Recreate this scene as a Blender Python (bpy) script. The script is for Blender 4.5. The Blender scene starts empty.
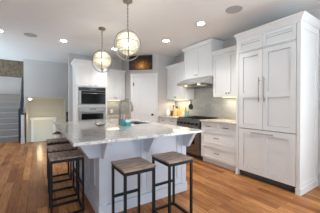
import bpy, bmesh, math, random
from mathutils import Vector, Matrix
R = math.radians
random.seed(7)
scene = bpy.context.scene
COL = scene.collection

# ------------------------------------------------------------------ camera
cam_data = bpy.data.cameras.new('camera')
cam_data.sensor_width = 36.0
cam_data.lens = 36.0 * 190.0 / 320.0
cam_data.clip_start = 0.05
camera = bpy.data.objects.new('camera', cam_data)
camera.location = (0, 0, 1.26)
camera.rotation_euler = (R(90 - 0.6), 0, R(-33))
COL.objects.link(camera)
scene.camera = camera

# ------------------------------------------------------------------ world, daylight, exposure
world = bpy.data.worlds.new('daylight_world')
scene.world = world
world.use_nodes = True
wn = world.node_tree.nodes
wl = world.node_tree.links
w_tc = wn.new('ShaderNodeTexCoord'); w_sep = wn.new('ShaderNodeSeparateXYZ'); w_map = wn.new('ShaderNodeMapRange'); w_mix = wn.new('ShaderNodeMix')
wl.new(w_tc.outputs['Generated'], w_sep.inputs[0]); wl.new(w_sep.outputs['Z'], w_map.inputs['Value'])
w_map.inputs['From Min'].default_value = -0.12; w_map.inputs['From Max'].default_value = 0.02
w_mix.data_type = 'RGBA'
wl.new(w_map.outputs[0], w_mix.inputs[0])
w_mix.inputs[6].default_value = (1.40, 1.78, 2.06, 1)      # added glow below the horizon, brightens the ceiling
w_mix.inputs[7].default_value = (0.36, 0.46, 0.55, 1)      # sky
wl.new(w_mix.outputs[2], wn['Background'].inputs[0])
wn['Background'].inputs[1].default_value = 1.2

def area(name, loc, rot, sx, sy, power, color=(1, 1, 1)):
    d = bpy.data.lights.new(name, 'AREA')
    d.shape = 'RECTANGLE'; d.size = sx; d.size_y = sy
    d.energy = power; d.color = color
    o = bpy.data.objects.new(name, d)
    o.location = loc; o.rotation_euler = rot
    COL.objects.link(o)
    return o
# daylight entering by the glass doors behind the camera and by the side window on the right
area('window_daylight_rear', (1.6, -2.6, 1.2), (R(125), 0, 0), 3.5, 2.0, 10, (0.84, 0.94, 1.0))
area('window_daylight_side', (3.6, -0.85, 1.1), (R(90), 0, R(90)), 1.5, 2.0, 30, (0.95, 0.97, 0.97))

scene.view_settings.view_transform = 'Standard'
scene.view_settings.look = 'None'
scene.view_settings.gamma = 1.0
scene.view_settings.use_curve_mapping = False
scene.view_settings.exposure = 1.17

area('stair_fill_light', (-3.0, 9.3, 2.0), (R(90), 0, R(-90)), 1.6, 1.2, 4, (0.95, 0.97, 1.0))  # added fill for the dark stairwell, no window stands here
area('landing_fill_light', (-1.3, 8.9, 2.70), (0, 0, 0), 1.2, 0.5, 8, (0.97, 0.98, 1.0))  # added fill over the steps

# ------------------------------------------------------------------ materials
def lin(c):
    out = []
    for v in c:
        v = v / 255.0
        out.append(v / 12.92 if v <= 0.04045 else ((v + 0.055) / 1.055) ** 2.4)
    return (out[0], out[1], out[2], 1.0)

def mat(name, color, rough=0.5, metal=0.0, **kw):
    m = bpy.data.materials.new(name)
    m.use_nodes = True
    b = m.node_tree.nodes['Principled BSDF']
    b.inputs['Base Color'].default_value = lin(color)
    b.inputs['Roughness'].default_value = rough
    b.inputs['Metallic'].default_value = metal
    for k, v in kw.items():
        b.inputs[k.replace('_', ' ')].default_value = v
    return m

def node(m, t, **kw):
    n = m.node_tree.nodes.new(t)
    for k, v in kw.items():
        setattr(n, k, v)
    return n

def link(m, a, b):
    m.node_tree.links.new(a, b)

def ramp(m, stops):
    n = node(m, 'ShaderNodeValToRGB')
    el = n.color_ramp.elements
    while len(el) > 1:
        el.remove(el[-1])
    el[0].position = stops[0][0]; el[0].color = lin(stops[0][1])
    for p, c in stops[1:]:
        e = el.new(p); e.color = lin(c)
    return n

def coords(m, scale=(1, 1, 1), rot=(0, 0, 0), kind='Object'):
    tc = node(m, 'ShaderNodeTexCoord'); mp = node(m, 'ShaderNodeMapping')
    mp.inputs['Scale'].default_value = scale
    mp.inputs['Rotation'].default_value = rot
    link(m, tc.outputs[kind], mp.inputs['Vector'])
    return mp.outputs['Vector']

def noise(m, vec, scale, detail=4, rough=0.55):
    n = node(m, 'ShaderNodeTexNoise')
    n.inputs['Scale'].default_value = scale
    n.inputs['Detail'].default_value = detail
    n.inputs['Roughness'].default_value = rough
    link(m, vec, n.inputs['Vector'])
    return n

def mix(m, kind, fac, a, b):
    n = node(m, 'ShaderNodeMix', data_type='RGBA', blend_type=kind)
    if isinstance(fac, float): n.inputs[0].default_value = fac
    else: link(m, fac, n.inputs[0])
    link(m, a, n.inputs[6]); link(m, b, n.inputs[7])
    return n.outputs[2]

def bsdf(m):
    return m.node_tree.nodes['Principled BSDF']

M = {}
def subtle(name, c1, c2, rough, scale=3.0):
    m = mat(name, c1, rough)
    n = noise(m, coords(m), scale)
    r = ramp(m, [(0.3, c1), (0.7, c2)])
    link(m, n.outputs[0], r.inputs[0]); link(m, r.outputs[0], bsdf(m).inputs['Base Color'])
    return m
M['white'] = subtle('white_cabinet_paint', (232, 232, 231), (235, 235, 234), 0.38)
M['trim'] = subtle('white_trim_paint', (226, 226, 227), (230, 230, 230), 0.4)
M['island'] = subtle('pale_blue_grey_paint', (208, 213, 224), (211, 216, 227), 0.42)
M['wall'] = subtle('grey_wall_paint', (194, 189, 186), (198, 193, 190), 0.85)
M['ceiling'] = subtle('ceiling_paint', (230, 228, 227), (233, 231, 230), 0.9)
M['beige'] = subtle('beige_hall_paint', (196, 191, 178), (200, 195, 183), 0.85)
M['black'] = mat('black_iron', (34, 36, 42), 0.45, 0.6)
M['blackplastic'] = mat('black_plastic', (18, 18, 20), 0.3)
M['rail'] = mat('black_painted_rail', (26, 28, 36), 0.4)
M['nickel'] = mat('brushed_nickel', (176, 172, 165), 0.32, 1.0)
M['faucet'] = mat('satin_steel_faucet', (150, 148, 145), 0.28, 1.0)
M['pewter'] = mat('antique_pewter', (158, 152, 140), 0.4, 0.9)
M['bulb'] = mat('lamp_glow', (255, 240, 215), 0.5, Emission_Color=(1, 0.86, 0.65, 1), Emission_Strength=6.0)
M['led'] = mat('downlight_glow', (255, 250, 240), 0.5, Emission_Color=(1, 0.95, 0.87, 1), Emission_Strength=14.0)
M['warmled'] = mat('warm_strip_glow', (255, 235, 190), 0.5, Emission_Color=(1, 0.85, 0.55, 1), Emission_Strength=0.8)
M['glassdark'] = mat('dark_oven_glass', (16, 17, 20), 0.12, 0.0, Specular_IOR_Level=0.12)
M['rangesteel'] = mat('range_steel', (122, 117, 112), 0.36, 1.0)
M['hoodsteel'] = mat('satin_hood_steel', (188, 186, 183), 0.4, 1.0)
M['ovensteel'] = mat('oven_steel', (150, 149, 147), 0.38, 1.0)
M['screen'] = mat('oven_display', (30, 40, 50), 0.1, Emission_Color=(0.5, 0.75, 0.9, 1), Emission_Strength=0.12)
M['grille'] = mat('dark_kick_grille', (44, 42, 42), 0.6)
M['speaker'] = mat('speaker_mesh_grey', (172, 169, 167), 0.85)
M['teal'] = mat('teal_glaze', (60, 168, 172), 0.25)
M['pink'] = mat('pink_soap', (225, 150, 190), 0.25)
M['cream'] = mat('cream_ceramic', (240, 226, 205), 0.3)
M['whiteceramic'] = mat('white_ceramic', (244, 243, 240), 0.25)
M['amber'] = mat('amber_oil', (196, 164, 92), 0.2)
M['honeywood'] = mat('honey_wood', (216, 184, 128), 0.5)
M['darkwood'] = mat('dark_wood', (92, 62, 40), 0.5)
M['gasket_shadow'] = mat('shadow_gap_rubber', (70, 70, 74), 0.7)  # rubber seams, and the painted shadow line on the flip doors
M['basket'] = mat('white_wicker', (250, 246, 236), 0.7)

def steel(name, c, rough):
    m = mat(name, c, rough, 1.0)
    n = noise(m, coords(m, (1, 1, 60)), 6.0, 2)
    r = ramp(m, [(0.3, (60, 60, 60)), (0.7, (100, 100, 100))])
    link(m, n.outputs[0], r.inputs[0]); link(m, r.outputs[0], bsdf(m).inputs['Roughness'])
    return m
M['steel'] = steel('stainless_steel', (180, 178, 175), 0.3)

def wood_floor():
    m = mat('hardwood_planks', (150, 96, 58), 0.26, Specular_IOR_Level=0.12)
    v = coords(m, rot=(0, 0, R(90)))
    br = node(m, 'ShaderNodeTexBrick')
    br.offset = 0.37; br.squash = 1.0
    br.inputs['Color1'].default_value = lin((216, 154, 98))
    br.inputs['Color2'].default_value = lin((160, 104, 60))
    br.inputs['Mortar'].default_value = lin((104, 64, 36))
    br.inputs['Scale'].default_value = 1.0
    br.inputs['Mortar Size'].default_value = 0.0016
    br.inputs['Brick Width'].default_value = 1.15
    br.inputs['Row Height'].default_value = 0.105
    br.inputs['Bias'].default_value = 0.0
    link(m, v, br.inputs['Vector'])
    g = noise(m, coords(m, (26, 2.2, 1)), 1.6, 6, 0.65)
    r = ramp(m, [(0.28, (150, 140, 132)), (0.55, (255, 255, 255)), (0.8, (222, 214, 205))])
    link(m, g.outputs[0], r.inputs[0])
    c = mix(m, 'MULTIPLY', 0.75, br.outputs[0], r.outputs[0])
    g2 = noise(m, coords(m, (1.3, 0.5, 1)), 3.2, 3)
    r2 = ramp(m, [(0.3, (205, 190, 180)), (0.7, (255, 255, 255))])
    link(m, g2.outputs[0], r2.inputs[0])
    c = mix(m, 'MULTIPLY', 0.8, c, r2.outputs[0])
    link(m, c, bsdf(m).inputs['Base Color'])
    bp = node(m, 'ShaderNodeBump'); bp.inputs['Strength'].default_value = 0.12; bp.inputs['Distance'].default_value = 0.004
    link(m, g.outputs[0], bp.inputs['Height']); link(m, bp.outputs[0], bsdf(m).inputs['Normal'])
    return m
M['floor'] = wood_floor()

def granite(name, base, dark, warm, rough=0.1):
    m = mat(name, base, rough)
    v = coords(m)
    n1 = noise(m, v, 42, 6, 0.7)
    r1 = ramp(m, [(0.34, dark), (0.47, base), (0.62, (232, 230, 226)), (0.75, base)])
    link(m, n1.outputs[0], r1.inputs[0])
    n2 = noise(m, v, 5.5, 5, 0.6)
    r2 = ramp(m, [(0.36, (222, 216, 210)), (0.5, (255, 255, 255)), (0.66, warm)])
    link(m, n2.outputs[0], r2.inputs[0])
    c = mix(m, 'MULTIPLY', 0.8, r1.outputs[0], r2.outputs[0])
    link(m, c, bsdf(m).inputs['Base Color'])
    return m
M['granite'] = granite('white_granite', (200, 198, 196), (160, 158, 158), (238, 233, 226), 0.055)
M['granite_edge'] = M['granite']
M['granite2'] = granite('beige_granite', (206, 196, 176), (140, 128, 110), (230, 214, 184), 0.16)

def seat_wood():
    m = mat('weathered_seat_wood', (140, 118, 100), 0.5)
    n = noise(m, coords(m, (3, 22, 3)), 2.2, 6, 0.65)
    r = ramp(m, [(0.28, (100, 80, 68)), (0.45, (146, 124, 109)), (0.6, (184, 164, 148)), (0.78, (128, 106, 92))])
    link(m, n.outputs[0], r.inputs[0]); link(m, r.outputs[0], bsdf(m).inputs['Base Color'])
    return m
M['seat'] = seat_wood()

def brown_stone():
    m = mat('mottled_brown_finish', (126, 108, 84), 0.85)
    n = noise(m, coords(m), 14, 6, 0.75)
    r = ramp(m, [(0.3, (66, 56, 44)), (0.5, (104, 90, 72)), (0.72, (138, 122, 100))])
    link(m, n.outputs[0], r.inputs[0]); link(m, r.outputs[0], bsdf(m).inputs['Base Color'])
    return m
M['brown'] = brown_stone()

def carpet():
    m = mat('grey_carpet', (140, 136, 136), 0.95)
    n = noise(m, coords(m), 90, 3, 0.7)
    r = ramp(m, [(0.3, (126, 121, 118)), (0.7, (166, 161, 157))])
    link(m, n.outputs[0], r.inputs[0]); link(m, r.outputs[0], bsdf(m).inputs['Base Color'])
    return m
M['carpet'] = carpet()

def tile():
    m = mat('glossy_subway_tile', (198, 196, 190), 0.15)
    v = coords(m, kind='UV')
    br = node(m, 'ShaderNodeTexBrick')
    br.inputs['Color1'].default_value = lin((168, 167, 164))
    br.inputs['Color2'].default_value = lin((152, 152, 150))
    br.inputs['Mortar'].default_value = lin((150, 149, 146))
    br.inputs['Scale'].default_value = 1.0
    br.inputs['Mortar Size'].default_value = 0.003
    br.inputs['Brick Width'].default_value = 0.2
    br.inputs['Row Height'].default_value = 0.075
    link(m, v, br.inputs['Vector']); link(m, br.outputs[0], bsdf(m).inputs['Base Color'])
    return m
M['tile'] = tile()

def crystal():
    m = mat('champagne_crystal', (240, 236, 222), 0.3)
    b = bsdf(m)
    b.inputs['Transmission Weight'].default_value = 0.4
    b.inputs['IOR'].default_value = 1.45
    n = noise(m, coords(m), 40, 2)
    r = ramp(m, [(0.35, (222, 216, 196)), (0.65, (248, 245, 234))])
    link(m, n.outputs[0], r.inputs[0]); link(m, r.outputs[0], b.inputs['Base Color'])
    return m
M['crystal'] = crystal()

def artwork():
    m = mat('dark_golden_print', (60, 36, 14), 0.45)
    tc = node(m, 'ShaderNodeTexCoord')
    mp = node(m, 'ShaderNodeMapping')
    mp.inputs['Location'].default_value = (-0.10, 0.0, 0.38)
    mp.inputs['Scale'].default_value = (2.6, 0.01, 3.6)
    link(m, tc.outputs['Object'], mp.inputs['Vector'])
    gr = node(m, 'ShaderNodeTexGradient', gradient_type='SPHERICAL')
    link(m, mp.outputs['Vector'], gr.inputs['Vector'])
    n = noise(m, coords(m, (1, 1, 0.6)), 17, 5, 0.7)
    mm = node(m, 'ShaderNodeMath', operation='MULTIPLY_ADD')
    link(m, n.outputs[0], mm.inputs[0]); mm.inputs[1].default_value = 1.0
    ad = node(m, 'ShaderNodeMath', operation='SUBTRACT'); ad.inputs[1].default_value = 0.5
    link(m, gr.outputs[0], ad.inputs[0]); link(m, ad.outputs[0], mm.inputs[2])
    r = ramp(m, [(0.0, (26, 16, 10)), (0.28, (62, 36, 14)), (0.5, (126, 74, 24)), (0.78, (208, 136, 44)), (1.0, (255, 222, 130))])
    link(m, mm.outputs[0], r.inputs[0]); link(m, r.outputs[0], bsdf(m).inputs['Base Color'])
    return m
M['art'] = artwork()

# ------------------------------------------------------------------ mesh helpers
class MB:
    def __init__(self):
        self.bm = bmesh.new()
    def box(self, x0, y0, z0, x1, y1, z1):
        v = [self.bm.verts.new(p) for p in ((x0, y0, z0), (x1, y0, z0), (x1, y1, z0), (x0, y1, z0),
                                            (x0, y0, z1), (x1, y0, z1), (x1, y1, z1), (x0, y1, z1))]
        for f in ((3, 2, 1, 0), (4, 5, 6, 7), (0, 1, 5, 4), (1, 2, 6, 5), (2, 3, 7, 6), (3, 0, 4, 7)):
            self.bm.faces.new([v[i] for i in f])
        return self
    def prism(self, poly, axis, a, b):
        """polygon in the two other axes, extruded along axis from a to b"""
        def P(p, t):
            if axis == 'x': return (t, p[0], p[1])
            if axis == 'y': return (p[0], t, p[1])
            return (p[0], p[1], t)
        va = [self.bm.verts.new(P(p, a)) for p in poly]
        vb = [self.bm.verts.new(P(p, b)) for p in poly]
        n = len(poly)
        self.bm.faces.new(va[::-1]); self.bm.faces.new(vb)
        for i in range(n):
            self.bm.faces.new((va[i], va[(i + 1) % n], vb[(i + 1) % n], vb[i]))
        return self
    def lathe(self, prof, c=(0, 0, 0), seg=20):
        rings = []
        for r, z in prof:
            rr = max(r, 1e-4)
            rings.append([self.bm.verts.new((c[0] + rr * math.cos(2 * math.pi * k / seg), c[1] + rr * math.sin(2 * math.pi * k / seg), c[2] + z)) for k in range(seg)])
        for a, b in zip(rings, rings[1:]):
            for k in range(seg):
                self.bm.faces.new((a[k], a[(k + 1) % seg], b[(k + 1) % seg], b[k]))
        self.bm.faces.new(rings[0][::-1]); self.bm.faces.new(rings[-1])
        return self
    def tube(self, pts, r, seg=8, closed=False):
        pts = [Vector(p) for p in pts]
        n = len(pts); rings = []
        up = None
        for i, p in enumerate(pts):
            a = pts[(i - 1) % n] if (closed or i > 0) else p
            b = pts[(i + 1) % n] if (closed or i < n - 1) else p
            t = (b - a).normalized()
            if up is None:
                up = t.orthogonal().normalized()
            up = (up - t * up.dot(t)).normalized()
            s = t.cross(up)
            rings.append([self.bm.verts.new(p + (up * math.cos(2 * math.pi * k / seg) + s * math.sin(2 * math.pi * k / seg)) * r) for k in range(seg)])
        pairs = list(zip(rings, rings[1:]))
        if closed: pairs.append((rings[-1], rings[0]))
        for a, b in pairs:
            for k in range(seg):
                self.bm.faces.new((a[k], a[(k + 1) % seg], b[(k + 1) % seg], b[k]))
        if not closed:
            self.bm.faces.new(rings[0][::-1]); self.bm.faces.new(rings[-1])
        return self
    def sphere(self, c, r, sub=1, sz=1.0):
        res = bmesh.ops.create_icosphere(self.bm, subdivisions=sub, radius=r)
        for v in res['verts']:
            v.co = Vector((v.co.x + c[0], v.co.y + c[1], v.co.z * sz + c[2]))
        return self
    def build(self, name, m, parent=None, bevel=0.0, smooth=False, label=None, uv=False):
        bmesh.ops.recalc_face_normals(self.bm, faces=self.bm.faces)
        me = bpy.data.meshes.new(name)
        if uv:
            l = self.bm.loops.layers.uv.new('UVMap')
            for f in self.bm.faces:
                for lp in f.loops:
                    co = lp.vert.co
                    if abs(f.normal.x) > 0.7: lp[l].uv = (co.y, co.z)
                    elif abs(f.normal.y) > 0.7: lp[l].uv = (co.x, co.z)
                    else: lp[l].uv = (co.x, co.y)
        self.bm.to_mesh(me); self.bm.free()
        me.materials.append(m)
        o = bpy.data.objects.new(name, me)
        COL.objects.link(o)
        if parent: o.parent = parent
        if bevel:
            b = o.modifiers.new('bevel', 'BEVEL'); b.width = bevel; b.segments = 2; b.limit_method = 'ANGLE'
        if smooth:
            for p in me.polygons: p.use_smooth = True
        if label: o['label'] = label
        return o

def tag(o, label, cat, group=None):
    o['label'] = label; o['category'] = cat
    if group: o['group'] = group
    return o
def thing(name, label, cat, loc=(0, 0, 0), rz=0.0, group=None):
    o = bpy.data.objects.new(name, None)
    o.empty_display_size = 0.1
    o.location = loc; o.rotation_euler = (0, 0, rz)
    COL.objects.link(o)
    return tag(o, label, cat, group)
def struct(o):
    o['kind'] = 'structure'
    return o
def sbox(name, m, *b, **kw):
    return struct(MB().box(*b).build(name, m, **kw))
def copy_tree(o, parent=None, label=None):
    c = o.copy(); COL.objects.link(c)
    if parent: c.parent = parent
    if label: c['label'] = label
    for ch in list(o.children):
        copy_tree(ch, c)
    return c

def shaker_mb(x0, z0, x1, z1, t=0.02, st=0.06, mid=None, y=0.0, mb=None):
    """a framed door front lying on the plane y, its face at y - t; each panel is set back inside a narrow groove"""
    mb = mb or MB()
    mb.box(x0, y - t, z0, x0 + st, y, z1).box(x1 - st, y - t, z0, x1, y, z1)
    mb.box(x0 + st, y - t, z0, x1 - st, y, z0 + st).box(x0 + st, y - t, z1 - st, x1 - st, y, z1)
    spans = [(z0 + st, z1 - st)]
    if mid:
        mb.box(x0 + st, y - t, mid - st * .6, x1 - st, y, mid + st * .6)
        spans = [(z0 + st, mid - st * .6), (mid + st * .6, z1 - st)]
    g = 0.006 if st > 0.03 else 0.004
    for a, b in spans:
        mb.box(x0 + st + g, y - t * 0.3, a + g, x1 - st - g, y, b - g)
        mb.box(x0 + st, y + 0.004, a, x1 - st, y + 0.008, b)
    return mb
def pull(parent, p, q, name='handle', r=0.006, off=0.03, m=None):
    """bar pull between two points on a face at constant y, standing off towards -y"""
    (x0, y0, z0), (x1, y1, z1) = p, q
    mb = MB()
    mb.tube([(x0, y0 - off, z0), (x1, y1 - off, z1)], r, 8)
    for f in (0.12, 0.88):
        x = x0 + (x1 - x0) * f; z = z0 + (z1 - z0) * f
        mb.tube([(x, y0 + 0.001, z), (x, y0 - off, z)], r * 0.8, 6)
    return mb.build(name, m or M['nickel'], parent, smooth=True)
def knob(parent, x, y, z, r=0.013, m=None):
    mb = MB()
    mb.tube([(x, y + 0.001, z), (x, y - 0.014, z)], r * 0.5, 8)
    mb.sphere((x, y - 0.02, z), r, 2)
    return mb.build('knob', m or M['nickel'], parent, smooth=True)
PROF = [(0.0, 0.0), (0.010, 0.0), (0.012, 0.015), (0.022, 0.030), (0.040, 0.050), (0.050, 0.060), (0.056, 0.062), (0.056, 0.078)]
def crown(parent, x0, x1, yf, yb, z0, left=1, right=1, k=1.0, m=None, name='crown_molding', kz=1.0):
    mb = MB(); rows = []
    for o, z in PROF:
        o *= k; z *= kz
        rows.append([mb.bm.verts.new(p) for p in ((x0 - o * left, yb, z0 + z), (x0 - o * left, yf - o, z0 + z), (x1 + o * right, yf - o, z0 + z), (x1 + o * right, yb, z0 + z))])
    for a, b in zip(rows, rows[1:]):
        for i in range(4):
            mb.bm.faces.new((a[i], a[(i + 1) % 4], b[(i + 1) % 4], b[i]))
    mb.bm.faces.new(rows[0][::-1]); mb.bm.faces.new(rows[-1])
    return mb.build(name, m or M['white'], parent)

RZ = -math.pi / 2      # right-hand run: local x runs towards the camera, local y into the wall
CEIL = 2.75
WX = 3.68              # right wall
# ------------------------------------------------------------------ the room
sbox('floor', M['floor'], -2.0, -3.4, -0.1, 3.8, 7.62, 0.0)
sbox('ceiling', M['ceiling'], -3.3, -3.0, CEIL, 3.9, 11.2, CEIL + 0.1)
sbox('wall_right', M['wall'], WX, 0.75, 0, WX + 0.12, 7.74, CEIL)
sbox('wall_left', M['wall'], -2.02, -1.6, 0, -1.9, 5.5, CEIL)
struct(MB().box(2.2, -3.4, 0, 3.8, -3.28, CEIL).build('wall_front_blocker', M['wall']))  # unseen wall piece, added to keep the refrigerator side darker
struct(MB().box(WX, -3.28, 0, WX + 0.12, -1.6, CEIL).build('wall_patio_side', M['wall']))
struct(MB().box(WX, -1.6, 2.15, WX + 0.12, 0.75, CEIL).box(WX, -0.1, 0, WX + 0.12, 0.75, 2.15).build('wall_patio', M['wall']))
sbox('wall_stairs_far', M['wall'], -3.32, 7.62, 0, -3.2, 11.2, CEIL)
# wall behind the oven tower and the left return of the corner pantry
struct(MB().box(0.79, 6.1, 0, 3.0, 6.22, CEIL).build('wall_back', M['wall']))
pw = MB()
pw.prism([(2.42, 6.1), (2.42, 5.36), (3.02, 4.76), (WX, 4.76), (WX, 4.86), (3.06, 4.86), (2.52, 5.40), (2.52, 6.1)], 'z', 0, CEIL)
struct(pw.build('wall_pantry', M['wall']))
# hall wall with the low opening to the stairs going down
hw = MB()
hw.box(-0.35, 7.62, 1.50, 0.86, 7.74, CEIL).box(0.86, 7.62, -1.4, 3.8, 7.74, CEIL)
struct(hw.build('wall_hall', M['wall']))
struct(MB().box(-0.35, 7.605, 1.50, 0.86, 7.62, 1.585).build('trim_hall_header', M['wall']))
sbox('wall_stairs', M['brown'], -3.2, 8.1, 2.20, -0.36, 8.22, CEIL)
sbox('wall_landing', M['wall'], -3.2, 10.75, 0.5, -0.35, 10.87, CEIL)
st = MB().box(-0.35, 7.74, -1.4, -0.30, 9.7, CEIL).box(-0.35, 9.7, 0.0, -0.30, 10.87, CEIL)
struct(st.build('wall_stairwell', M['wall']))
sbox('wall_lower', M['beige'], -0.30, 9.6, -1.4, 1.6, 9.72, 1.5)
sbox('wall_lower_side', M['beige'], 1.3, 7.74, -1.4, 1.42, 9.6, 1.5)
sbox('ceiling_lower', M['beige'], -0.30, 7.74, 1.5, 1.42, 9.6, 1.6)
sbox('floor_lower', M['carpet'], -0.30, 7.62, -1.5, 1.42, 9.72, -1.4)
sbox('trim_floor_edge', M['floor'], -0.33, 7.60, -0.28, 0.86, 7.66, 0.004)
sbox('wall_lower_left', M['beige'], -0.299, 7.745, -1.4, -0.29, 9.59, 1.495)
# hall door at the lower level
M['creamdoor'] = mat('cream_door_paint', (212, 206, 194), 0.5)
hd = struct(MB().box(-0.11, 9.555, -1.4, 0.61, 9.60, 0.61).build('door_2', M['creamdoor']))
shaker_mb(-0.11, -0.35, 0.61, 0.61, 0.012, 0.11, y=9.556).build('door_panel', M['creamdoor'], hd)
shaker_mb(-0.11, -1.38, 0.61, -0.37, 0.012, 0.11, y=9.556).build('door_panel', M['creamdoor'], hd)
dc = MB().box(-0.20, 9.53, -1.4, -0.11, 9.6, 0.70).box(0.61, 9.53, -1.4, 0.70, 9.6, 0.70).box(-0.23, 9.52, 0.61, 0.73, 9.6, 0.71)
dc.build('door_casing', M['trim'], hd)
MB().sphere((-0.05, 9.50, -0.45), 0.03, 2).build('door_knob', M['black'], hd, smooth=True)

# carpeted stairs going up
sm = MB()
prof = [(8.02, 0.0)]
yy, zz = 8.02, 0.0
for k in range(9):
    zz += 0.19
    prof += [(yy, zz - 0.035), (yy - 0.035, zz - 0.03), (yy - 0.035, zz)]
    yy += 0.27
    prof.append((yy, zz))
prof += [(10.75, zz), (10.75, -0.2), (8.02, -0.2)]
sm.prism(prof, 'x', -2.2, -0.38)
struct(sm.build('stairs', M['carpet']))
struct(MB().prism([(7.98, -0.02), (7.98, 0.24), (10.7, 2.12), (10.7, 1.70), (8.2, -0.02)], 'x', -0.378, -0.352).build('trim_stair_stringer', M['trim']))
sbox('floor_stair_foot', M['floor'], -3.2, 7.62, -0.1, -0.40, 8.02, 0.0)

# tile splashbacks
sp = MB()
sp.box(WX - 0.012, 2.14, 0.93, WX - 0.001, 4.758, 1.46).box(WX - 0.012, 2.95, 1.46, WX - 0.001, 3.88, 1.80)
struct(sp.build('wall_tile_right', M['tile'], uv=True))
sp = MB().box(1.74, 6.088, 0.93, 2.405, 6.099, 1.44).box(2.407, 5.50, 0.93, 2.418, 6.088, 1.44)
struct(sp.build('wall_tile_back', M['tile'], uv=True))
# baseboards
sbox('baseboard_pantry', M['trim'], 2.98, 4.742, 0, 3.06, 4.758, 0.12)
sbox('baseboard_hall', M['trim'], 0.86, 7.604, 0, 3.66, 7.619, 0.12)
sbox('baseboard_right', M['trim'], WX - 0.015, 0.76, 0, WX - 0.001, 1.08, 0.12)

# ------------------------------------------------------------------ pantry door on the diagonal wall
S2 = math.sqrt(0.5)
DL = math.hypot(0.60, 0.60)
pd = struct(MB().box(0.10, -0.022, 0.012, DL - 0.10, -0.002, 2.085).build('door_1', M['trim']))
pd.location = (2.42, 5.36, 0); pd.rotation_euler = (0, 0, R(-45))
shaker_mb(0.10, 1.06, DL - 0.10, 2.085, 0.012, 0.105, y=-0.022).build('door_panel', M['trim'], pd)
shaker_mb(0.10, 0.012, DL - 0.10, 1.06, 0.012, 0.105, y=-0.022).build('door_panel', M['trim'], pd)
c = MB().box(0.012, -0.04, 0, 0.095, -0.001, 2.09).box(DL - 0.095, -0.04, 0, DL - 0.012, -0.001, 2.09)
c.box(0.006, -0.045, 2.09, DL - 0.006, -0.001, 2.165).box(-0.008, -0.06, 2.165, DL + 0.008, -0.001, 2.185)
c.build('door_casing', M['trim'], pd)
k = MB()
k.tube([(DL - 0.155, -0.034, 0.96), (DL - 0.155, -0.072, 0.96)], 0.012, 8)
k.tube([(DL - 0.155, -0.034, 0.96), (DL - 0.155, -0.040, 0.96)], 0.032, 14)
k.sphere((DL - 0.155, -0.088, 0.96), 0.032, 2)
k.build('door_knob', M['black'], pd, smooth=True)
for z in (0.30, 1.87):
    MB().box(0.088, -0.05, z - 0.05, 0.112, -0.03, z + 0.05).build('hinge', M['black'], pd)

art = thing('framed_picture', 'wide dark picture with a golden glow hanging above the pantry door', 'picture', (2.643 - 0.024 * S2, 5.137 - 0.024 * S2, 2.517), R(-45))
MB().box(-0.352, -0.014, -0.198, 0.352, 0.010, 0.198).build('canvas', M['art'], art)
f = MB().box(-0.365, -0.02, -0.211, 0.365, 0.02, -0.198).box(-0.365, -0.02, 0.198, 0.365, 0.02, 0.211)
f.box(-0.365, -0.02, -0.198, -0.352, 0.02, 0.198).box(0.352, -0.02, -0.198, 0.365, 0.02, 0.198)
f.build('picture_frame', M['blackplastic'], art)

# ------------------------------------------------------------------ refrigerator and its cabinet
enc = thing('refrigerator_cabinet', 'tall white cabinet with crown molding built around the refrigerator', 'cabinet', (3.04, 2.14, 0), RZ)
W = 0.99; D = WX - 3.04 - 0.005
MB().box(0, 0, 0, 0.045, D, 2.43).build('side_panel', M['white'], enc)
sd = MB().box(W - 0.035, 0, 0, W, D, 2.43)
sd.box(W, 0, 0, W + 0.012, 0.07, 2.43).box(W, D - 0.10, 0, W + 0.012, D, 2.43)
sd.box(W, 0.07, 2.33, W + 0.012, D - 0.10, 2.43).box(W, 0.07, 0, W + 0.012, D - 0.10, 0.14).box(W, 0.07, 1.20, W + 0.012, D - 0.10, 1.245)
sd.build('side_panel', M['white'], enc)
MB().box(0.045, 0.02, 2.165, W - 0.035, D, 2.43).box(0.045, 0, 2.40, W - 0.035, 0.02, 2.43).build('bridge_box', M['white'], enc)
for x0, x1 in ((0.05, 0.475), (0.48, 0.945)):
    d = shaker_mb(x0, 2.18, x1, 2.395, 0.02, 0.045, y=0.02).build('flip_door', M['white'], enc)
    MB().box(x0 + 0.05, 0.0, 2.302, x1 - 0.05, 0.0015, 2.306).build('recess_shadow_line', M['gasket_shadow'], d)  # dark strip painted as the panel recess shadow, not a handle
crown(enc, 0, W + 0.012, 0, D, 2.425, k=1.1, left=0.15)
MB().box(W + 0.012, 0.0, 0, W + 0.024, D, 0.09).box(W - 0.04, -0.01, 0, W + 0.024, 0, 0.09).build('base_molding', M['white'], enc)
MB().box(-0.002, -0.01, 0, 0.05, 0, 0.09).build('base_molding', M['white'], enc)

fr = thing('refrigerator', 'built-in refrigerator faced with white panels between the tall cabinet sides', 'refrigerator', (3.04, 2.14, 0), RZ)
MB().box(0.05, 0.045, 0.02, W - 0.04, D - 0.02, 2.15).build('body', M['gasket_shadow'], fr)
for x0, x1 in ((0.052, 0.472), (0.478, 0.948)):
    d = shaker_mb(x0, 0.85, x1, 2.155, 0.024, 0.075, mid=1.42, y=0.028).build('door', M['white'], fr)
    hx = 0.435 if x0 < 0.2 else 0.520
    pull(d, (hx, 0.004, 1.30), (hx, 0.004, 1.70), r=0.007, off=0.045)
d = shaker_mb(0.052, 0.10, 0.948, 0.838, 0.024, 0.085, y=0.028)
d.box(0.46, 0.004, 0.185, 0.545, 0.028, 0.755)
d = d.build('freezer_drawer', M['white'], fr)
pull(d, (0.305, 0.004, 0.79), (0.665, 0.004, 0.79), r=0.007, off=0.045)
g = MB().box(0.05, 0.06, 0.0, W - 0.04, 0.08, 0.095)
for k in range(7):
    g.box(0.06, 0.052, 0.012 + k * 0.011, W - 0.05, 0.062, 0.018 + k * 0.011)
g.build('toe_grille', M['grille'], fr)

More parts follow.
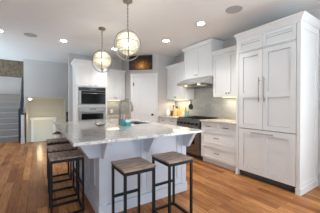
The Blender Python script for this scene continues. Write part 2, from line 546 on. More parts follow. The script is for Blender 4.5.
# ------------------------------------------------------------------ base cabinets of the right-hand run
def base_cabinet(loc, rz, w, label, rows, d=0.58, left_panel=False):
    t = thing('base_cabinet', label, 'cabinet', loc, rz)
    cm = MB().box(0, 0.02, 0.10, w, d, 0.885).box(0.0, 0.075, 0, w, d, 0.10)
    cm.build('carcass', M['white'], t)
    MB().box(0, 0.06, 0.0, w, 0.075, 0.10).build('toe_kick', M['white'], t)
    for z0, z1, cols in rows:
        for i in range(cols):
            a = 0.006 + i * (w - 0.012) / cols; b = 0.006 + (i + 1) * (w - 0.012) / cols - 0.004
            tall = z1 - z0 > 0.2
            mb = shaker_mb(a, z0, b, z1, 0.02, 0.05 if tall else 0.026, y=0.02)
            dr = mb.build('drawer', M['white'], t)
            xc = (a + b) / 2
            pull(dr, (xc - 0.065, 0.0, (z0 + z1) / 2), (xc + 0.065, 0.0, (z0 + z1) / 2), m=M['black'], r=0.006)
    return t
base_cabinet((3.08, 3.06, 0), RZ, 0.91, 'white base cabinet of four drawers between the range and the refrigerator',
             [(0.725, 0.875, 2), (0.42, 0.715, 1), (0.11, 0.41, 1)])
base_cabinet((3.08, 4.755, 0), RZ, 0.86, 'white base cabinet on the pantry side of the range', [(0.725, 0.875, 2), (0.42, 0.715, 2), (0.11, 0.41, 2)])
ct = MB().box(3.045, 2.145, 0.886, WX - 0.013, 3.07, 0.922).build('countertop', M['granite2'], bevel=0.004)
tag(ct, 'beige stone countertop between the range and the refrigerator', 'countertop')
ct = MB().box(3.045, 3.886, 0.886, WX - 0.013, 4.757, 0.922).build('countertop', M['granite2'], bevel=0.004)
tag(ct, 'beige stone countertop on the pantry side of the range', 'countertop')

# ------------------------------------------------------------------ range
rg = thing('range', 'stainless steel gas range below the steel hood', 'range', (3.06, 3.882, 0), RZ)
w = 0.808
MB().box(0.004, 0.03, 0.10, w - 0.004, 0.60, 0.895).build('body', M['rangesteel'], rg)
MB().box(0.02, 0.08, 0.0, w - 0.02, 0.58, 0.10).build('toe_kick', M['grille'], rg)
MB().prism([(-0.035, 0.735), (0.03, 0.735), (0.03, 0.905), (-0.005, 0.905)], 'x', 0.004, w - 0.004).build('control_panel', M['rangesteel'], rg)
for i in range(6):
    x = 0.075 + i * (w - 0.15) / 5
    kb = MB().tube([(x, -0.015, 0.812), (x, -0.062, 0.806)], 0.024, 14).tube([(x, -0.014, 0.812), (x, -0.026, 0.81)], 0.031, 14)
    kb.build('knob', M['black'], rg)
ck = MB().box(0.004, -0.005, 0.895, w - 0.004, 0.60, 0.912)
ck.box(0.004, 0.57, 0.912, w - 0.004, 0.60, 0.95)
ck.build('cooktop', M['rangesteel'], rg)
for i in range(3):
    x0 = 0.02 + i * 0.257; x1 = x0 + 0.25
    gb = MB()
    for x in (x0, (x0 + x1) / 2 - 0.006, x1 - 0.012): gb.box(x, 0.03, 0.922, x + 0.012, 0.55, 0.94)
    for y in (0.03, 0.155, 0.28, 0.41, 0.538): gb.box(x0, y, 0.922, x1, y + 0.012, 0.94)
    for x in (x0, x1 - 0.012):
        for y in (0.03, 0.538): gb.box(x, y, 0.911, x + 0.012, y + 0.012, 0.924)
    gb.build('grate', M['black'], rg)
for i in range(3):
    for y in (0.16, 0.42):
        MB().lathe([(0.045, 0), (0.045, 0.008), (0.03, 0.010), (0.03, 0.016)], (0.145 + i * 0.257, y, 0.912), 16).build('burner', M['blackplastic'], rg)
od = MB().box(0.01, -0.012, 0.20, w - 0.01, 0.03, 0.728).build('oven_door', M['rangesteel'], rg)
MB().box(0.16, -0.016, 0.34, w - 0.16, -0.011, 0.60).build('window', M['glassdark'], od)
hb = MB().tube([(0.06, -0.075, 0.68), (w - 0.06, -0.075, 0.68)], 0.014, 10)
for x in (0.1, w - 0.1): hb.tube([(x, -0.011, 0.68), (x, -0.075, 0.68)], 0.010, 8)
hb.build('handle', M['rangesteel'], od, smooth=True)
MB().box(0.01, -0.008, 0.105, w - 0.01, 0.03, 0.19).build('kick_drawer', M['rangesteel'], rg)

# ------------------------------------------------------------------ wall cabinets of the right-hand run
def wall_cabinet(loc, rz, w, d, z0, z1, label, ndoors=2, crown_kw=None, light=False, knobs=True, group=None):
    t = thing('wall_cabinet', label, 'cabinet', loc, rz)
    MB().box(0, 0.02, z0, w, d, z1).build('carcass', M['white'], t)
    dw = (w - 0.012) / ndoors
    for i in range(ndoors):
        a = 0.006 + i * dw + 0.003; b = 0.006 + (i + 1) * dw - 0.003
        dr = shaker_mb(a, z0 + 0.012, b, z1 - 0.03, 0.02, 0.058, y=0.02).build('door', M['white'], t)
        if knobs:
            kx = b - 0.03 if i % 2 == 0 and ndoors > 1 else a + 0.03
            knob(dr, kx, 0.0, z0 + 0.07, m=M['black'])
    if crown_kw is not None:
        crown(t, 0, w, 0.0, d, z1 - 0.01, **crown_kw)
    if light:
        MB().box(w * 0.15, d * 0.55, z0 - 0.014, w * 0.85, d * 0.68, z0 - 0.001).build('light_strip', M['warmled'], t)
    return t
UF = 3.335
wall_cabinet((UF, 2.945, 0), RZ, 0.80, WX - UF - 0.013, 1.425, 2.36, 'white wall cabinet between the hood cabinet and the refrigerator cabinet', 2, dict(left=0, right=0), True)
wall_cabinet((UF, 4.755, 0), RZ, 0.85, WX - UF - 0.013, 1.40, 2.34, 'white wall cabinet on the pantry side of the range hood', 2, dict(left=0, right=0), True)
wall_cabinet((3.285, 3.90, 0), RZ, 0.95, WX - 3.285 - 0.013, 1.907, 2.66, 'white cabinet above the range hood reaching up to the ceiling', 2, dict(left=1, right=1, k=0.8), False)

hood = thing('range_hood', 'sloped stainless steel range hood with lit underside above the range', 'range hood', (3.06, 3.90, 0), RZ)
w = 0.95; d = WX - 3.06 - 0.013
hm = MB().prism([(0.0, 1.745), (0.0, 1.79), (0.215, 1.905), (d, 1.905), (d, 1.70), (0.04, 1.735)], 'x', 0.0, w)
hm.build('canopy', M['hoodsteel'], hood)
for x0, x1 in ((0.08, 0.46), (0.49, 0.87)):
    fm = MB()
    for k in range(12):
        fm.box(x0, 0.14 + k * 0.032, 1.690 - k * 0.0, x1, 0.158 + k * 0.032, 1.716)
    fm.build('filter', M['nickel'], hood)
for x in (0.25, 0.70):
    MB().lathe([(0.035, 0), (0.035, 0.02)], (x, 0.085, 1.716), 16).build('lamp', M['warmled'], hood)

# ------------------------------------------------------------------ oven tower at the back
tw = thing('oven_tower_cabinet', 'tall white cabinet housing the two built-in ovens', 'cabinet', (0.90, 5.50, 0))
w = 0.83; d = 0.595
tm = MB().box(0, 0.02, 0.10, 0.03, d, 2.40).box(w - 0.03, 0.02, 0.10, w, d, 2.40).box(0.03, 0.5, 0.10, w - 0.03, d, 2.40)
tm.box(0.03, 0.02, 1.735, w - 0.03, 0.5, 2.40).box(0.03, 0.02, 0.10, w - 0.03, 0.5, 0.49).box(0.03, 0.02, 1.185, w - 0.03, 0.5, 1.255)
tm.box(0, 0.07, 0, w, d, 0.10)
tm.build('carcass', M['white'], tw)
fm = MB().box(0, 0, 0.10, 0.045, 0.02, 2.40).box(w - 0.045, 0, 0.10, w, 0.02, 2.40).box(0.045, 0, 1.19, w - 0.045, 0.02, 1.25)
fm.box(0.045, 0, 1.735, w - 0.045, 0.02, 1.765).box(0.045, 0, 2.37, w - 0.045, 0.02, 2.40)
fm.build('face_frame', M['white'], tw)
sdm = MB().box(-0.012, 0.02, 0.0, 0, 0.09, 2.40).box(-0.012, d - 0.08, 0.0, 0, d, 2.40).box(-0.012, 0.09, 2.30, 0, d - 0.08, 2.40).box(-0.012, 0.09, 1.2, 0, d - 0.08, 1.27)
sdm.build('side_panel', M['white'], tw)
for i in range(2):
    a = 0.03 + i * 0.387; b = a + 0.383
    dr = shaker_mb(a, 1.77, b, 2.365, 0.02, 0.058, y=0.0).build('door', M['white'], tw)
    pull(dr, ((b - 0.11) if i == 0 else (a + 0.03), -0.02, 1.795), ((b - 0.03) if i == 0 else (a + 0.11), -0.02, 1.795), off=0.02, r=0.005)
dr = shaker_mb(0.03, 0.12, w - 0.03, 0.47, 0.02, 0.058, y=0.0).build('drawer', M['white'], tw)
pull(dr, (0.33, -0.02, 0.30), (0.50, -0.02, 0.30))
crown(tw, -0.012, w, 0.0, d, 2.39, right=1)

ov = thing('wall_oven', 'black glass wall oven in the upper bay of the oven tower', 'oven', (0.90, 5.50, 1.255))
MB().box(0.05, -0.01, 0.004, w - 0.05, 0.45, 0.475).build('body', M['ovensteel'], ov)
MB().box(0.05, -0.024, 0.385, w - 0.05, -0.01, 0.475).build('control_panel', M['blackplastic'], ov)
MB().box(0.34, -0.027, 0.415, 0.50, -0.024, 0.45).build('display', M['screen'], ov)
dd = MB().box(0.05, -0.024, 0.006, 0.112, -0.01, 0.375).box(w - 0.062, -0.024, 0.006, w - 0.05, -0.01, 0.375).box(0.112, -0.024, 0.006, w - 0.062, -0.01, 0.02)
dd = dd.build('door', M['ovensteel'], ov)
MB().box(0.112, -0.026, 0.02, w - 0.062, -0.011, 0.375).build('window', M['glassdark'], dd)
hb = MB().tube([(0.14, -0.070, 0.312), (w - 0.09, -0.070, 0.312)], 0.011, 8)
for x in (0.18, w - 0.12): hb.tube([(x, -0.025, 0.312), (x, -0.070, 0.312)], 0.008, 8)
hb.build('handle', M['ovensteel'], dd, smooth=True)

ov = thing('wall_oven', 'stainless steel wall oven in the lower bay of the oven tower', 'oven', (0.90, 5.50, 0.50))
MB().box(0.05, -0.01, 0.0, w - 0.05, 0.45, 0.68).build('body', M['ovensteel'], ov)
MB().box(0.05, -0.024, 0.585, w - 0.05, -0.01, 0.68).build('control_panel', M['ovensteel'], ov)
MB().box(0.33, -0.027, 0.615, 0.50, -0.024, 0.655).build('display', M['screen'], ov)
dd = MB().box(0.05, -0.030, 0.01, w - 0.05, -0.01, 0.575).build('door', M['ovensteel'], ov)
MB().box(0.12, -0.034, 0.345, w - 0.12, -0.029, 0.515).build('window', M['glassdark'], dd)
hb = MB().tube([(0.10, -0.08, 0.552), (w - 0.10, -0.08, 0.552)], 0.012, 8)
for x in (0.14, w - 0.14): hb.tube([(x, -0.029, 0.552), (x, -0.08, 0.552)], 0.009, 8)
hb.build('handle', M['ovensteel'], dd, smooth=True)

wall_cabinet((1.735, 5.77, 0), 0.0, 0.672, 0.316, 1.40, 2.275, 'white wall cabinet between the oven tower and the pantry', 2, dict(left=0, right=0), True)
bc = base_cabinet((1.735, 5.52, 0), 0.0, 0.672, 'white base cabinet between the oven tower and the pantry', [(0.725, 0.875, 1), (0.11, 0.715, 2)], d=0.565)
ct = MB().box(1.735, 5.49, 0.886, 2.405, 6.087, 0.922).build('countertop', M['granite2'], bevel=0.004)
tag(ct, 'short stone countertop between the oven tower and the pantry', 'countertop')
op = thing('wall_outlet', 'white outlet plate on the tile beside the oven tower', 'outlet', (2.06, 6.087, 1.04))
MB().box(-0.037, -0.006, -0.058, 0.037, 0, 0.058).build('cover_plate', M['whiteceramic'], op, bevel=0.002)
for z in (-0.022, 0.022):
    MB().box(-0.016, -0.009, z - 0.014, 0.016, -0.006, z + 0.014).build('socket', M['cream'], op)

# ------------------------------------------------------------------ island
isl = thing('kitchen_island', 'pale blue-grey panelled island standing under the two globe pendants', 'island', (0.58, 2.13, 0))
IW = 1.26; ID = 2.02
MB().box(0.02, 0.02, 0.0, 0.80, ID, 0.894).box(0.80, 0.02, 0, IW, 0.77, 0.894).box(0.80, 1.51, 0, IW, ID, 0.894).box(1.16, 0.77, 0, IW, 1.51, 0.894).box(0.80, 0.77, 0, 1.16, 1.51, 0.6).build('body', M['island'], isl)
# front face: corner posts, rails and two panels
post = MB().box(0, 0, 0, 0.085, 0.085, 0.894)
post.build('corner_post', M['island'], isl)
MB().box(IW - 0.085, 0, 0, IW, 0.085, 0.894).build('corner_post', M['island'], isl)
for x0, x1 in ((0.085, 0.60), (0.605, IW - 0.085)):
    shaker_mb(x0, 0.13, x1, 0.894, 0.014, 0.075, y=0.02).build('front_panel', M['island'], isl)
MB().box(0.085, -0.012, 0, IW - 0.085, 0.02, 0.12).box(-0.012, -0.012, 0, 0.085, 0.085, 0.12).box(IW - 0.085, -0.012, 0, IW + 0.012, 0.085, 0.12).build('base_molding', M['island'], isl)
# left side: three panels
sidep = MB()
ys = [0.085, 0.73, 1.375, ID]
for a, b in zip(ys, ys[1:]):
    p = MB()
    p.box(0.004, a, 0.13, 0.02, a + 0.07, 0.894).box(0.004, b - 0.07, 0.13, 0.02, b, 0.894).box(0.004, a + 0.07, 0.13, 0.02, b - 0.07, 0.21).box(0.004, a + 0.07, 0.81, 0.02, b - 0.07, 0.894)
    p.box(0.004, a + 0.16, 0.26, 0.02, a + 0.18, 0.76).box(0.004, b - 0.18, 0.26, 0.02, b - 0.16, 0.76)
    p.build('side_panel', M['island'], isl)
MB().box(-0.012, 0.085, 0, 0.02, ID, 0.12).build('base_molding', M['island'], isl)
# right side, towards the range: doors and drawers
for i in range(4):
    a = 0.10 + i * 0.475
    p = MB()
    p.box(IW, a, 0.13, IW + 0.016, a + 0.46, 0.70).box(IW, a, 0.715, IW + 0.016, a + 0.46, 0.875)
    p.build('door', M['white'], isl)
def bracket(x, name='corbel'):
    pf = [(0.019, 0.893), (-0.235, 0.893), (-0.235, 0.862), (-0.215, 0.845), (-0.115, 0.69), (-0.10, 0.67), (0.019, 0.67)]
    b = MB().prism(pf, 'x', x, x + 0.05)
    return b.build(name, M['island'], isl)
bracket(0.015); bracket(0.57); bracket(IW - 0.065)
for y in (0.015, 0.70, 1.36):
    pf = [(0.019, 0.893), (-0.235, 0.893), (-0.235, 0.862), (-0.215, 0.845), (-0.115, 0.69), (-0.10, 0.67), (0.019, 0.67)]
    MB().prism(pf, 'y', y, y + 0.05).build('corbel', M['island'], isl)

# island countertop with the sink cut-out
TX0, TX1, TY0, TY1 = 0.262, 1.850, 1.775, 4.19
HX0, HX1, HY0, HY1 = 1.40, 1.72, 2.92, 3.62
tb = MB()
def ring(z):
    o = [tb.bm.verts.new(p) for p in ((TX0, TY0, z), (TX1, TY0, z), (TX1, TY1, z), (TX0, TY1, z))]
    i = [tb.bm.verts.new(p) for p in ((HX0, HY0, z), (HX1, HY0, z), (HX1, HY1, z), (HX0, HY1, z))]
    return o, i
o0, i0 = ring(0.895); o1, i1 = ring(0.926)
for k in range(4):
    n = (k + 1) % 4
    tb.bm.faces.new((o1[k], o1[n], i1[n], i1[k])); tb.bm.faces.new((o0[n], o0[k], i0[k], i0[n]))
    tb.bm.faces.new((o0[k], o0[n], o1[n], o1[k])); tb.bm.faces.new((i0[n], i0[k], i1[k], i1[n]))
ict = tb.build('island_countertop', M['granite'], bevel=0.005)
tag(ict, 'large polished pale granite countertop lying on the island', 'countertop')
sk = thing('kitchen_sink', 'stainless steel sink set into the island countertop', 'sink', (HX0, HY0, 0.70))
sx, sy = HX1 - HX0, HY1 - HY0
sb = MB().box(-0.004, -0.004, 0, sx + 0.004, sy + 0.004, 0.01).box(-0.012, -0.012, 0, 0, sy + 0.012, 0.186).box(sx, -0.012, 0, sx + 0.012, sy + 0.012, 0.186)
sb.box(0, -0.012, 0, sx, 0, 0.186).box(0, sy, 0, sx, sy + 0.012, 0.186)
sb.build('basin', M['steel'], sk)
MB().lathe([(0.04, 0.01), (0.04, 0.014), (0.02, 0.016)], (sx / 2, sy / 2, 0), 16).build('drain', M['nickel'], sk)

fc = thing('kitchen_faucet', 'tall gooseneck pull-down faucet on the island countertop', 'faucet', (1.18, 3.05, 0.926), R(-20))
MB().lathe([(0.030, 0), (0.030, 0.012), (0.022, 0.02), (0.020, 0.11), (0.015, 0.12)], (0, 0, 0), 16).build('base', M['faucet'], fc, smooth=True)
pts = [(0, 0, 0.11), (0, 0, 0.30)]
for k in range(13):
    a = math.pi - k * math.pi / 12
    pts.append((0.10 + 0.10 * math.cos(a), 0, 0.305 + 0.10 * math.sin(a)))
MB().tube(pts, 0.0125, 10).build('spout', M['faucet'], fc, smooth=True)
MB().lathe([(0.016, 0), (0.018, 0.02), (0.014, 0.09)], (0.20, 0, 0.215), 12).build('spray_head', M['faucet'], fc, smooth=True)
MB().tube([(0, -0.018, 0.07), (0, -0.035, 0.075), (0.01, -0.09, 0.10)], 0.006, 8).build('lever', M['faucet'], fc, smooth=True)

sp = thing('dish_soap_bottle', 'teal soap bottle with a pink top next to the island faucet', 'bottle', (1.155, 2.84, 0.926))
MB().lathe([(0.036, 0), (0.038, 0.01), (0.038, 0.095), (0.030, 0.105)], (0, 0, 0), 18).build('body', M['teal'], sp, smooth=True)
MB().lathe([(0.028, 0.105), (0.026, 0.14), (0.012, 0.155), (0.012, 0.165)], (0, 0, 0), 16).build('shoulder', M['pink'], sp, smooth=True)
sp2 = thing('sponge_holder', 'small teal caddy beside the soap bottle at the sink', 'caddy', (1.20, 2.78, 0.926))
MB().box(-0.045, -0.03, 0, 0.045, 0.03, 0.055).build('tray', M['teal'], sp2, bevel=0.006)
MB().box(-0.035, -0.02, 0.05, 0.035, 0.02, 0.085).build('sponge', M['whiteceramic'], sp2, bevel=0.008)

ds = thing('serving_dish', 'shallow silver dish on the island countertop before the ovens', 'dish', (0.84, 3.02, 0.926))
MB().lathe([(0.045, 0), (0.05, 0.006), (0.085, 0.028), (0.09, 0.034), (0.082, 0.031), (0.048, 0.010)], (0, 0, 0), 24).build('bowl', M['nickel'], ds, smooth=True)
MB().tube([(0.085 * math.cos(a), 0.0, 0.03 + 0.06 * math.sin(a)) for a in [k * math.pi / 10 for k in range(11)]], 0.005, 8).build('handle', M['nickel'], ds, smooth=True)
bt = thing('pepper_mill', 'slim black mill standing at the far corner of the island', 'mill', (0.50, 4.10, 0.926))
MB().lathe([(0.022, 0), (0.022, 0.02), (0.015, 0.05), (0.014, 0.10), (0.02, 0.135)], (0, 0, 0), 14).build('body', M['blackplastic'], bt, smooth=True)
MB().lathe([(0.02, 0.137), (0.024, 0.16), (0.018, 0.185), (0.006, 0.195)], (0, 0, 0), 14).build('head', M['blackplastic'], bt, smooth=True)

# ------------------------------------------------------------------ bar stools
def make_stool():
    t = thing('bar_stool', '', 'bar stool')
    w, d, h, q = 0.335, 0.36, 0.668, 0.0115
    MB().box(-w / 2, -d / 2, h - 0.019, w / 2, d / 2, h).build('seat', M['seat'], t, bevel=0.004)
    L = [(-w / 2 + 0.018, -d / 2 + 0.018), (w / 2 - 0.018, -d / 2 + 0.018), (-w / 2 + 0.018, d / 2 - 0.018), (w / 2 - 0.018, d / 2 - 0.018)]
    for x, y in L:
        MB().box(x - q, y - q, 0, x + q, y + q, h - 0.020).build('leg', M['black'], t)
    a, b = L[0][0] + q, L[1][0] - q
    f = MB()
    for y in (L[0][1], L[2][1]): f.box(a, y - q, h - 0.052, b, y + q, h - 0.020)
    for x in (L[0][0], L[1][0]): f.box(x - q, L[0][1] + q, h - 0.052, x + q, L[2][1] - q, h - 0.020)
    f.build('seat_frame', M['black'], t)
    for x in (L[0][0], L[1][0]):
        MB().box(x - q, L[0][1] + q, 0.0, x + q, L[2][1] - q, 0.025).build('runner', M['black'], t)
    MB().box(a, L[2][1] - q, 0.29, b, L[2][1] + q, 0.315).build('footrest', M['black'], t)
    MB().box(a, L[2][1] - q, 0.0, b, L[2][1] + q, 0.025).build('back_runner', M['black'], t)
    return t
stool = make_stool()
GRP = 'bar stools around the island'
spots = [(0.812, 1.755, 0.0, 'bar stool at the near end of the island nearer the row of three'),
         (1.298, 1.75, 0.0, 'bar stool at the near end of the island, on the range side'),
         (0.292, 2.515, -90.0, 'nearest stool of the row of three along the long side of the island'),
         (0.302, 2.985, -90.0, 'middle stool of the row of three along the long side of the island'),
         (0.315, 3.62, -90.0, 'farthest stool of the row of three along the long side of the island')]
for i, (x, y, a, lb) in enumerate(spots):
    s = stool if i == 0 else copy_tree(stool)
    s.location = (x, y, 0); s.rotation_euler = (0, 0, R(a)); s['label'] = lb; s['group'] = GRP

# ------------------------------------------------------------------ pendants
def make_pendant(drop):
    t = thing('globe_pendant', '', 'pendant lamp')
    R0 = 0.188
    zc = -drop
    MB().lathe([(0.065, -0.03), (0.068, -0.012), (0.062, 0.0)], (0, 0, 0), 24).build('canopy', M['pewter'], t, smooth=True)
    ch = MB()
    z = -0.03; k = 0
    ch.tube([(0, 0, -0.028), (0, 0, zc + R0 * 1.15)], 0.004, 6)
    while z > zc + R0 * 1.15 + 0.02:
        pts = []
        for j in range(8):
            a = j * math.pi / 4
            u = 0.009 * math.cos(a); w_ = 0.018 * math.sin(a)
            pts.append((u, 0, z - 0.018 + w_) if k % 2 else (0, u, z - 0.018 + w_))
        ch.tube(pts, 0.003, 5, closed=True)
        z -= 0.028; k += 1
    ch.build('chain', M['pewter'], t)
    for rz_, rr in ((-20, R0), (70, R0 * 0.985)):
        c_, s_ = math.cos(R(rz_)), math.sin(R(rz_))
        mb = MB()
        n = 40
        inner, outer = [], []
        for j in range(n):
            a = 2 * math.pi * j / n
            rad = rr * math.cos(a); hz = rr * 1.15 * math.sin(a)
            quad = []
            for dr, dy in ((-0.005, -0.008), (0.005, -0.008), (0.005, 0.008), (-0.005, 0.008)):
                x = (rr + dr) * math.cos(a); zq = (rr + dr) * 1.15 * math.sin(a); y = dy
                quad.append(mb.bm.verts.new((x * c_ - y * s_, x * s_ + y * c_, zc + zq)))
            outer.append(quad)
        for j in range(n):
            A, B = outer[j], outer[(j + 1) % n]
            for q in range(4):
                mb.bm.faces.new((A[q], A[(q + 1) % 4], B[(q + 1) % 4], B[q]))
        mb.build('ring', M['pewter'], t)
    cr = MB()
    RS = 0.155
    for row in range(11):
        ph = R(62 - row * 12.2)
        rad = RS * math.cos(ph); hz = RS * math.sin(ph) * 0.98
        nb = max(8, int(2 * math.pi * rad / 0.0285))
        for j in range(nb):
            a = 2 * math.pi * (j + 0.5 * (row % 2)) / nb
            cr.sphere((rad * math.cos(a), rad * math.sin(a), zc + 0.022 + hz), 0.0135, 1, 1.1)
    sh = cr.build('crystal_shade', M['crystal'], t, smooth=True)
    sh['kind'] = 'stuff'
    hp = MB()
    for row in (0, 5, 10):
        ph = R(62 - row * 12.2)
        rad = RS * math.cos(ph) + 0.004; hz = RS * math.sin(ph) * 0.98
        hp.tube([(rad * math.cos(2 * math.pi * j / 28), rad * math.sin(2 * math.pi * j / 28), zc + 0.022 + hz + 0.014) for j in range(28)], 0.004, 6, closed=True)
    hp.build('shade_hoops', M['pewter'], t)
    MB().lathe([(0.006, -R0 * 1.15), (0.016, -R0 * 1.15 + 0.012), (0.010, -R0 * 1.15 + 0.03), (0.034, -0.155), (0.022, -0.14)], (0, 0, zc), 14).build('finial', M['pewter'], t, smooth=True)
    MB().tube([(0, 0, zc + R0 * 1.15), (0, 0, zc + 0.03)], 0.009, 8).build('stem', M['pewter'], t)
    for j in range(3):
        a = R(30 + 120 * j)
        MB().sphere((0.035 * math.cos(a), 0.035 * math.sin(a), zc + 0.02), 0.014, 2, 1.5).build('bulb', M['bulb'], t, smooth=True)
    return t
p = make_pendant(0.643)
p.location = (1.095, 2.53, CEIL - 0.002)
p['label'] = 'crystal globe pendant lamp over the near end of the island'; p['group'] = 'globe pendants over the island'
q = copy_tree(p)
q.location = (1.077, 3.73, CEIL - 0.002)
q['label'] = 'crystal globe pendant lamp over the far end of the island'

for o_ in (p, q):
    d = bpy.data.lights.new('pendant_bulb_light', 'POINT'); d.energy = 2.4; d.color = (1, 0.92, 0.78); d.shadow_soft_size = 0.05
    b_ = bpy.data.objects.new('pendant_bulb_light', d); b_.location = (0, 0, -0.56); b_.parent = o_; COL.objects.link(b_)

# ------------------------------------------------------------------ ceiling fittings
def point(name, parent, loc, power, color, r=0.04):
    d = bpy.data.lights.new(name, 'POINT'); d.energy = power; d.color = color; d.shadow_soft_size = r
    o = bpy.data.objects.new(name, d); o.location = loc; o.parent = parent; COL.objects.link(o)
def make_downlight():
    t = thing('recessed_light', '', 'ceiling light')
    MB().lathe([(0.085, 0.0), (0.085, -0.006), (0.066, -0.010), (0.064, -0.004)], (0, 0, 0), 28).build('trim_ring', M['trim'], t, smooth=True)
    MB().lathe([(0.062, -0.012), (0.062, -0.005)], (0, 0, 0), 24).build('lens', M['led'], t)
    return t
dl = make_downlight()
spots = [(2.53, 2.52, 'recessed ceiling light nearest the refrigerator cabinet'),
         (2.535, 3.65, 'recessed ceiling light in front of the cabinet above the range hood'),
         (1.75, 4.93, 'recessed ceiling light in front of the picture above the pantry door'),
         (0.534, 4.95, 'recessed ceiling light in front of the oven tower'),
         (-0.63, 4.98, 'recessed ceiling light toward the stairs, cut by the frame edge')]
for i, (x, y, lb) in enumerate(spots):
    s = dl if i == 0 else copy_tree(dl)
    s.location = (x, y, CEIL); s['label'] = lb; s['group'] = 'recessed ceiling lights'
    d = bpy.data.lights.new('downlight_spot', 'SPOT'); d.energy = 34 if x > 1 else 12; d.spot_size = R(120); d.spot_blend = 0.8; d.color = (1, 0.97, 0.93); d.shadow_soft_size = 0.06
    o = bpy.data.objects.new('downlight_spot', d); o.location = (x, y, CEIL - 0.03); COL.objects.link(o)
def make_speaker():
    t = thing('ceiling_speaker', '', 'speaker')
    MB().lathe([(0.125, 0.0), (0.125, -0.005), (0.115, -0.008)], (0, 0, 0), 32).build('rim', M['speaker'], t, smooth=True)
    MB().lathe([(0.114, -0.004), (0.114, -0.010)], (0, 0, 0), 32).build('grille', M['speaker'], t)
    return t
spk = make_speaker()
spk.location = (2.605, 1.88, CEIL); spk['label'] = 'round grey ceiling speaker beside the refrigerator cabinet'; spk['group'] = 'ceiling speakers'
s2 = copy_tree(spk); s2.location = (-0.10, 4.94, CEIL); s2['label'] = 'round grey ceiling speaker toward the stairs'

# lamps' own light: under-cabinet strips, hood lamps, hall lamp
area('under_cabinet_light', (3.52, 2.55, 1.40), (0, 0, 0), 0.1, 0.6, 2.0, (1, 0.90, 0.70))
area('under_cabinet_light', (3.52, 4.33, 1.375), (0, 0, 0), 0.1, 0.6, 2.0, (1, 0.90, 0.70))
area('under_cabinet_light', (2.07, 5.97, 1.375), (0, 0, 0), 0.5, 0.1, 0.6, (1, 0.92, 0.72))
area('hood_light', (3.2, 3.42, 1.68), (0, 0, 0), 0.1, 0.6, 1.6, (1, 0.92, 0.78))
hl = thing('flush_lamp', 'small glowing flush lamp on the lower hall ceiling beside the stairs', 'ceiling light', (-0.20, 8.35, 1.5))
MB().lathe([(0.06, 0), (0.06, -0.02), (0.05, -0.024)], (0, 0, 0), 20).build('mount', M['nickel'], hl)
MB().lathe([(0.05, -0.022), (0.052, -0.04), (0.04, -0.065), (0.015, -0.075)], (0, 0, 0), 20).build('glass_dome', M['bulb'], hl, smooth=True)
point('flush_lamp_light', hl, (0.3, 0.4, -0.8), 4, (1, 0.84, 0.58))

# ------------------------------------------------------------------ stair railing
nw = thing('newel_post', 'white square newel post at the foot of the carpeted stairs', 'newel post', (-0.382, 7.56, 0))
MB().box(-0.04, -0.04, 0, 0.04, 0.04, 0.93).box(-0.05, -0.05, 0, 0.05, 0.05, 0.18).build('shaft', M['trim'], nw)
MB().box(-0.052, -0.052, 0.93, 0.052, 0.052, 0.955).lathe([(0.05, 0.955), (0.02, 0.985), (0.005, 0.995)], (0, 0, 0), 4).build('cap', M['rail'], nw)
rl = thing('stair_railing', 'black railing with balusters climbing the open side of the stairs', 'railing', (0, 0, 0))
MB().tube([(-0.462, 7.66, 1.10), (-0.462, 10.2, 2.87)], 0.034, 8).build('handrail', M['rail'], rl)
for k in range(9):
    y = 8.06 + k * 0.135 * 2 * 0.95
    zt = 1.06 + (y - 7.58) * (1.83 / 2.62)
    MB().box(-0.470, y, 0.05 + (y - 7.98) * 0.69, -0.454, y + 0.016, zt).build('baluster', M['rail'], rl)
MB().box(-0.497, 7.66, 0.0, -0.437, 7.72, 1.09).build('post', M['rail'], rl)
r2 = thing('descending_railing', 'black railing slanting down beside the white newel post', 'railing', (0, 0, 0))
MB().tube([(-0.308, 7.58, 0.98), (-0.308, 9.3, -0.10)], 0.020, 8).build('handrail', M['rail'], r2)
MB().box(-0.325, 7.56, 0.0, -0.300, 7.60, 1.0).build('post', M['rail'], r2)
bk = thing('wicker_basket', 'white basket standing on the floor by the stairwell opening', 'basket', (0.60, 7.38, 0))
MB().lathe([(0.11, 0), (0.13, 0.02), (0.15, 0.26), (0.14, 0.26), (0.12, 0.03)], (0, 0, 0), 20).build('body', M['basket'], bk, smooth=True)
MB().tube([(0.15 * math.cos(2 * math.pi * j / 20), 0.15 * math.sin(2 * math.pi * j / 20), 0.265) for j in range(20)], 0.012, 6, closed=True).build('rim', M['darkwood'], bk)
MB().sphere((-0.01, 0.0, 0.25), 0.11, 2, 0.9).build('folded_cloth', M['darkwood'], bk, smooth=True)

# ------------------------------------------------------------------ things on the counter beside the range
Z0 = 0.922
kbk = thing('knife_block', 'honey wood knife block with black handles on the counter by the range', 'knife block', (3.50, 4.50, Z0), R(-90))
MB().prism([(-0.10, 0), (0.07, 0), (0.10, 0.16), (0.02, 0.22), (-0.03, 0.20)], 'x', -0.055, 0.055).build('block', M['honeywood'], kbk, bevel=0.004)
for i in range(4):
    MB().tube([(-0.036 + i * 0.024, 0.045, 0.19), (-0.036 + i * 0.024, 0.01, 0.275)], 0.010, 8).build('knife_handle', M['blackplastic'], kbk)
cb = thing('cutting_board', 'pale wooden cutting board leaning on the tile behind the knife block', 'cutting board', (3.60, 4.36, Z0), R(-90))
o = MB().box(-0.10, 0.0, 0.0, 0.10, 0.02, 0.28).build('board', M['honeywood'], cb, bevel=0.004); o.rotation_euler = (R(-8), 0, 0)
uc = thing('utensil_crock', 'dark crock of wooden utensils near the knife block', 'crock', (3.46, 4.63, Z0))
MB().lathe([(0.05, 0), (0.055, 0.01), (0.055, 0.14), (0.048, 0.14), (0.046, 0.02)], (0, 0, 0), 18).build('pot', M['darkwood'], uc, smooth=True)
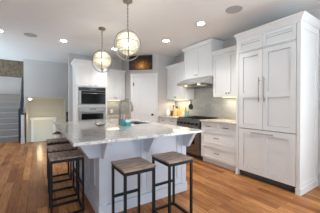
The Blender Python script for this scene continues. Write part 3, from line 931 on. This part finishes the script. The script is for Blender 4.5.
for i, (dx, dy, m) in enumerate(((0.03, 0.02, 'darkwood'), (-0.03, 0.015, 'honeywood'), (0.0, -0.03, 'blackplastic'))):
    u = MB().tube([(dx * .4, dy * .4, 0.03), (dx * 1.6, dy * 1.6, 0.27)], 0.006, 6)
    u.sphere((dx * 1.7, dy * 1.7, 0.29), 0.022, 1, 1.5)
    u.build('utensil', M[m], uc, smooth=True)
vz = thing('ceramic_vase', 'round white vase nearest the pantry on the counter', 'vase', (3.30, 4.66, Z0))
MB().lathe([(0.03, 0), (0.05, 0.03), (0.06, 0.09), (0.045, 0.15), (0.022, 0.18), (0.03, 0.20), (0.022, 0.20)], (0, 0, 0), 20).build('body', M['whiteceramic'], vz, smooth=True)
ob = thing('oil_bottle', 'amber oil bottle standing next to the knife block', 'bottle', (3.42, 4.32, Z0))
MB().lathe([(0.03, 0), (0.032, 0.01), (0.032, 0.13), (0.012, 0.17), (0.011, 0.22)], (0, 0, 0), 16).build('body', M['amber'], ob, smooth=True)
MB().lathe([(0.013, 0.221), (0.013, 0.245)], (0, 0, 0), 10).build('stopper', M['blackplastic'], ob)
jr = thing('cream_jar', 'cream lidded jar next to the teal canister', 'jar', (3.48, 4.14, Z0))
MB().lathe([(0.04, 0), (0.05, 0.02), (0.05, 0.09), (0.042, 0.10)], (0, 0, 0), 18).build('body', M['cream'], jr, smooth=True)
MB().lathe([(0.045, 0.101), (0.04, 0.115), (0.012, 0.12), (0.014, 0.135), (0.006, 0.14)], (0, 0, 0), 18).build('lid', M['cream'], jr, smooth=True)
M['paleteal'] = mat('pale_teal_glaze', (120, 172, 170), 0.3)
tj = thing('teal_canister', 'teal canister beside the cooktop', 'canister', (3.50, 3.99, Z0))
MB().lathe([(0.04, 0), (0.045, 0.01), (0.045, 0.13), (0.04, 0.14)], (0, 0, 0), 18).build('body', M['paleteal'], tj, smooth=True)
MB().lathe([(0.046, 0.141), (0.046, 0.155), (0.02, 0.165)], (0, 0, 0), 18).build('lid', M['nickel'], tj, smooth=True)
sk2 = thing('hanging_skillet', 'small black pan hanging on the tile below the hood', 'pan', (WX - 0.013, 4.03, 1.36), R(-90))
MB().prism([(0.075 * math.cos(2 * math.pi * k / 20), -0.16 + 0.075 * math.sin(2 * math.pi * k / 20)) for k in range(20)], 'y', -0.03, -0.002).build('pan', M['blackplastic'], sk2)
MB().box(-0.01, -0.018, -0.095, 0.01, -0.006, 0.02).build('handle', M['blackplastic'], sk2)
MB().tube([(0, 0, 0.005), (0, -0.028, 0.005)], 0.004, 6).build('hook', M['nickel'], sk2)
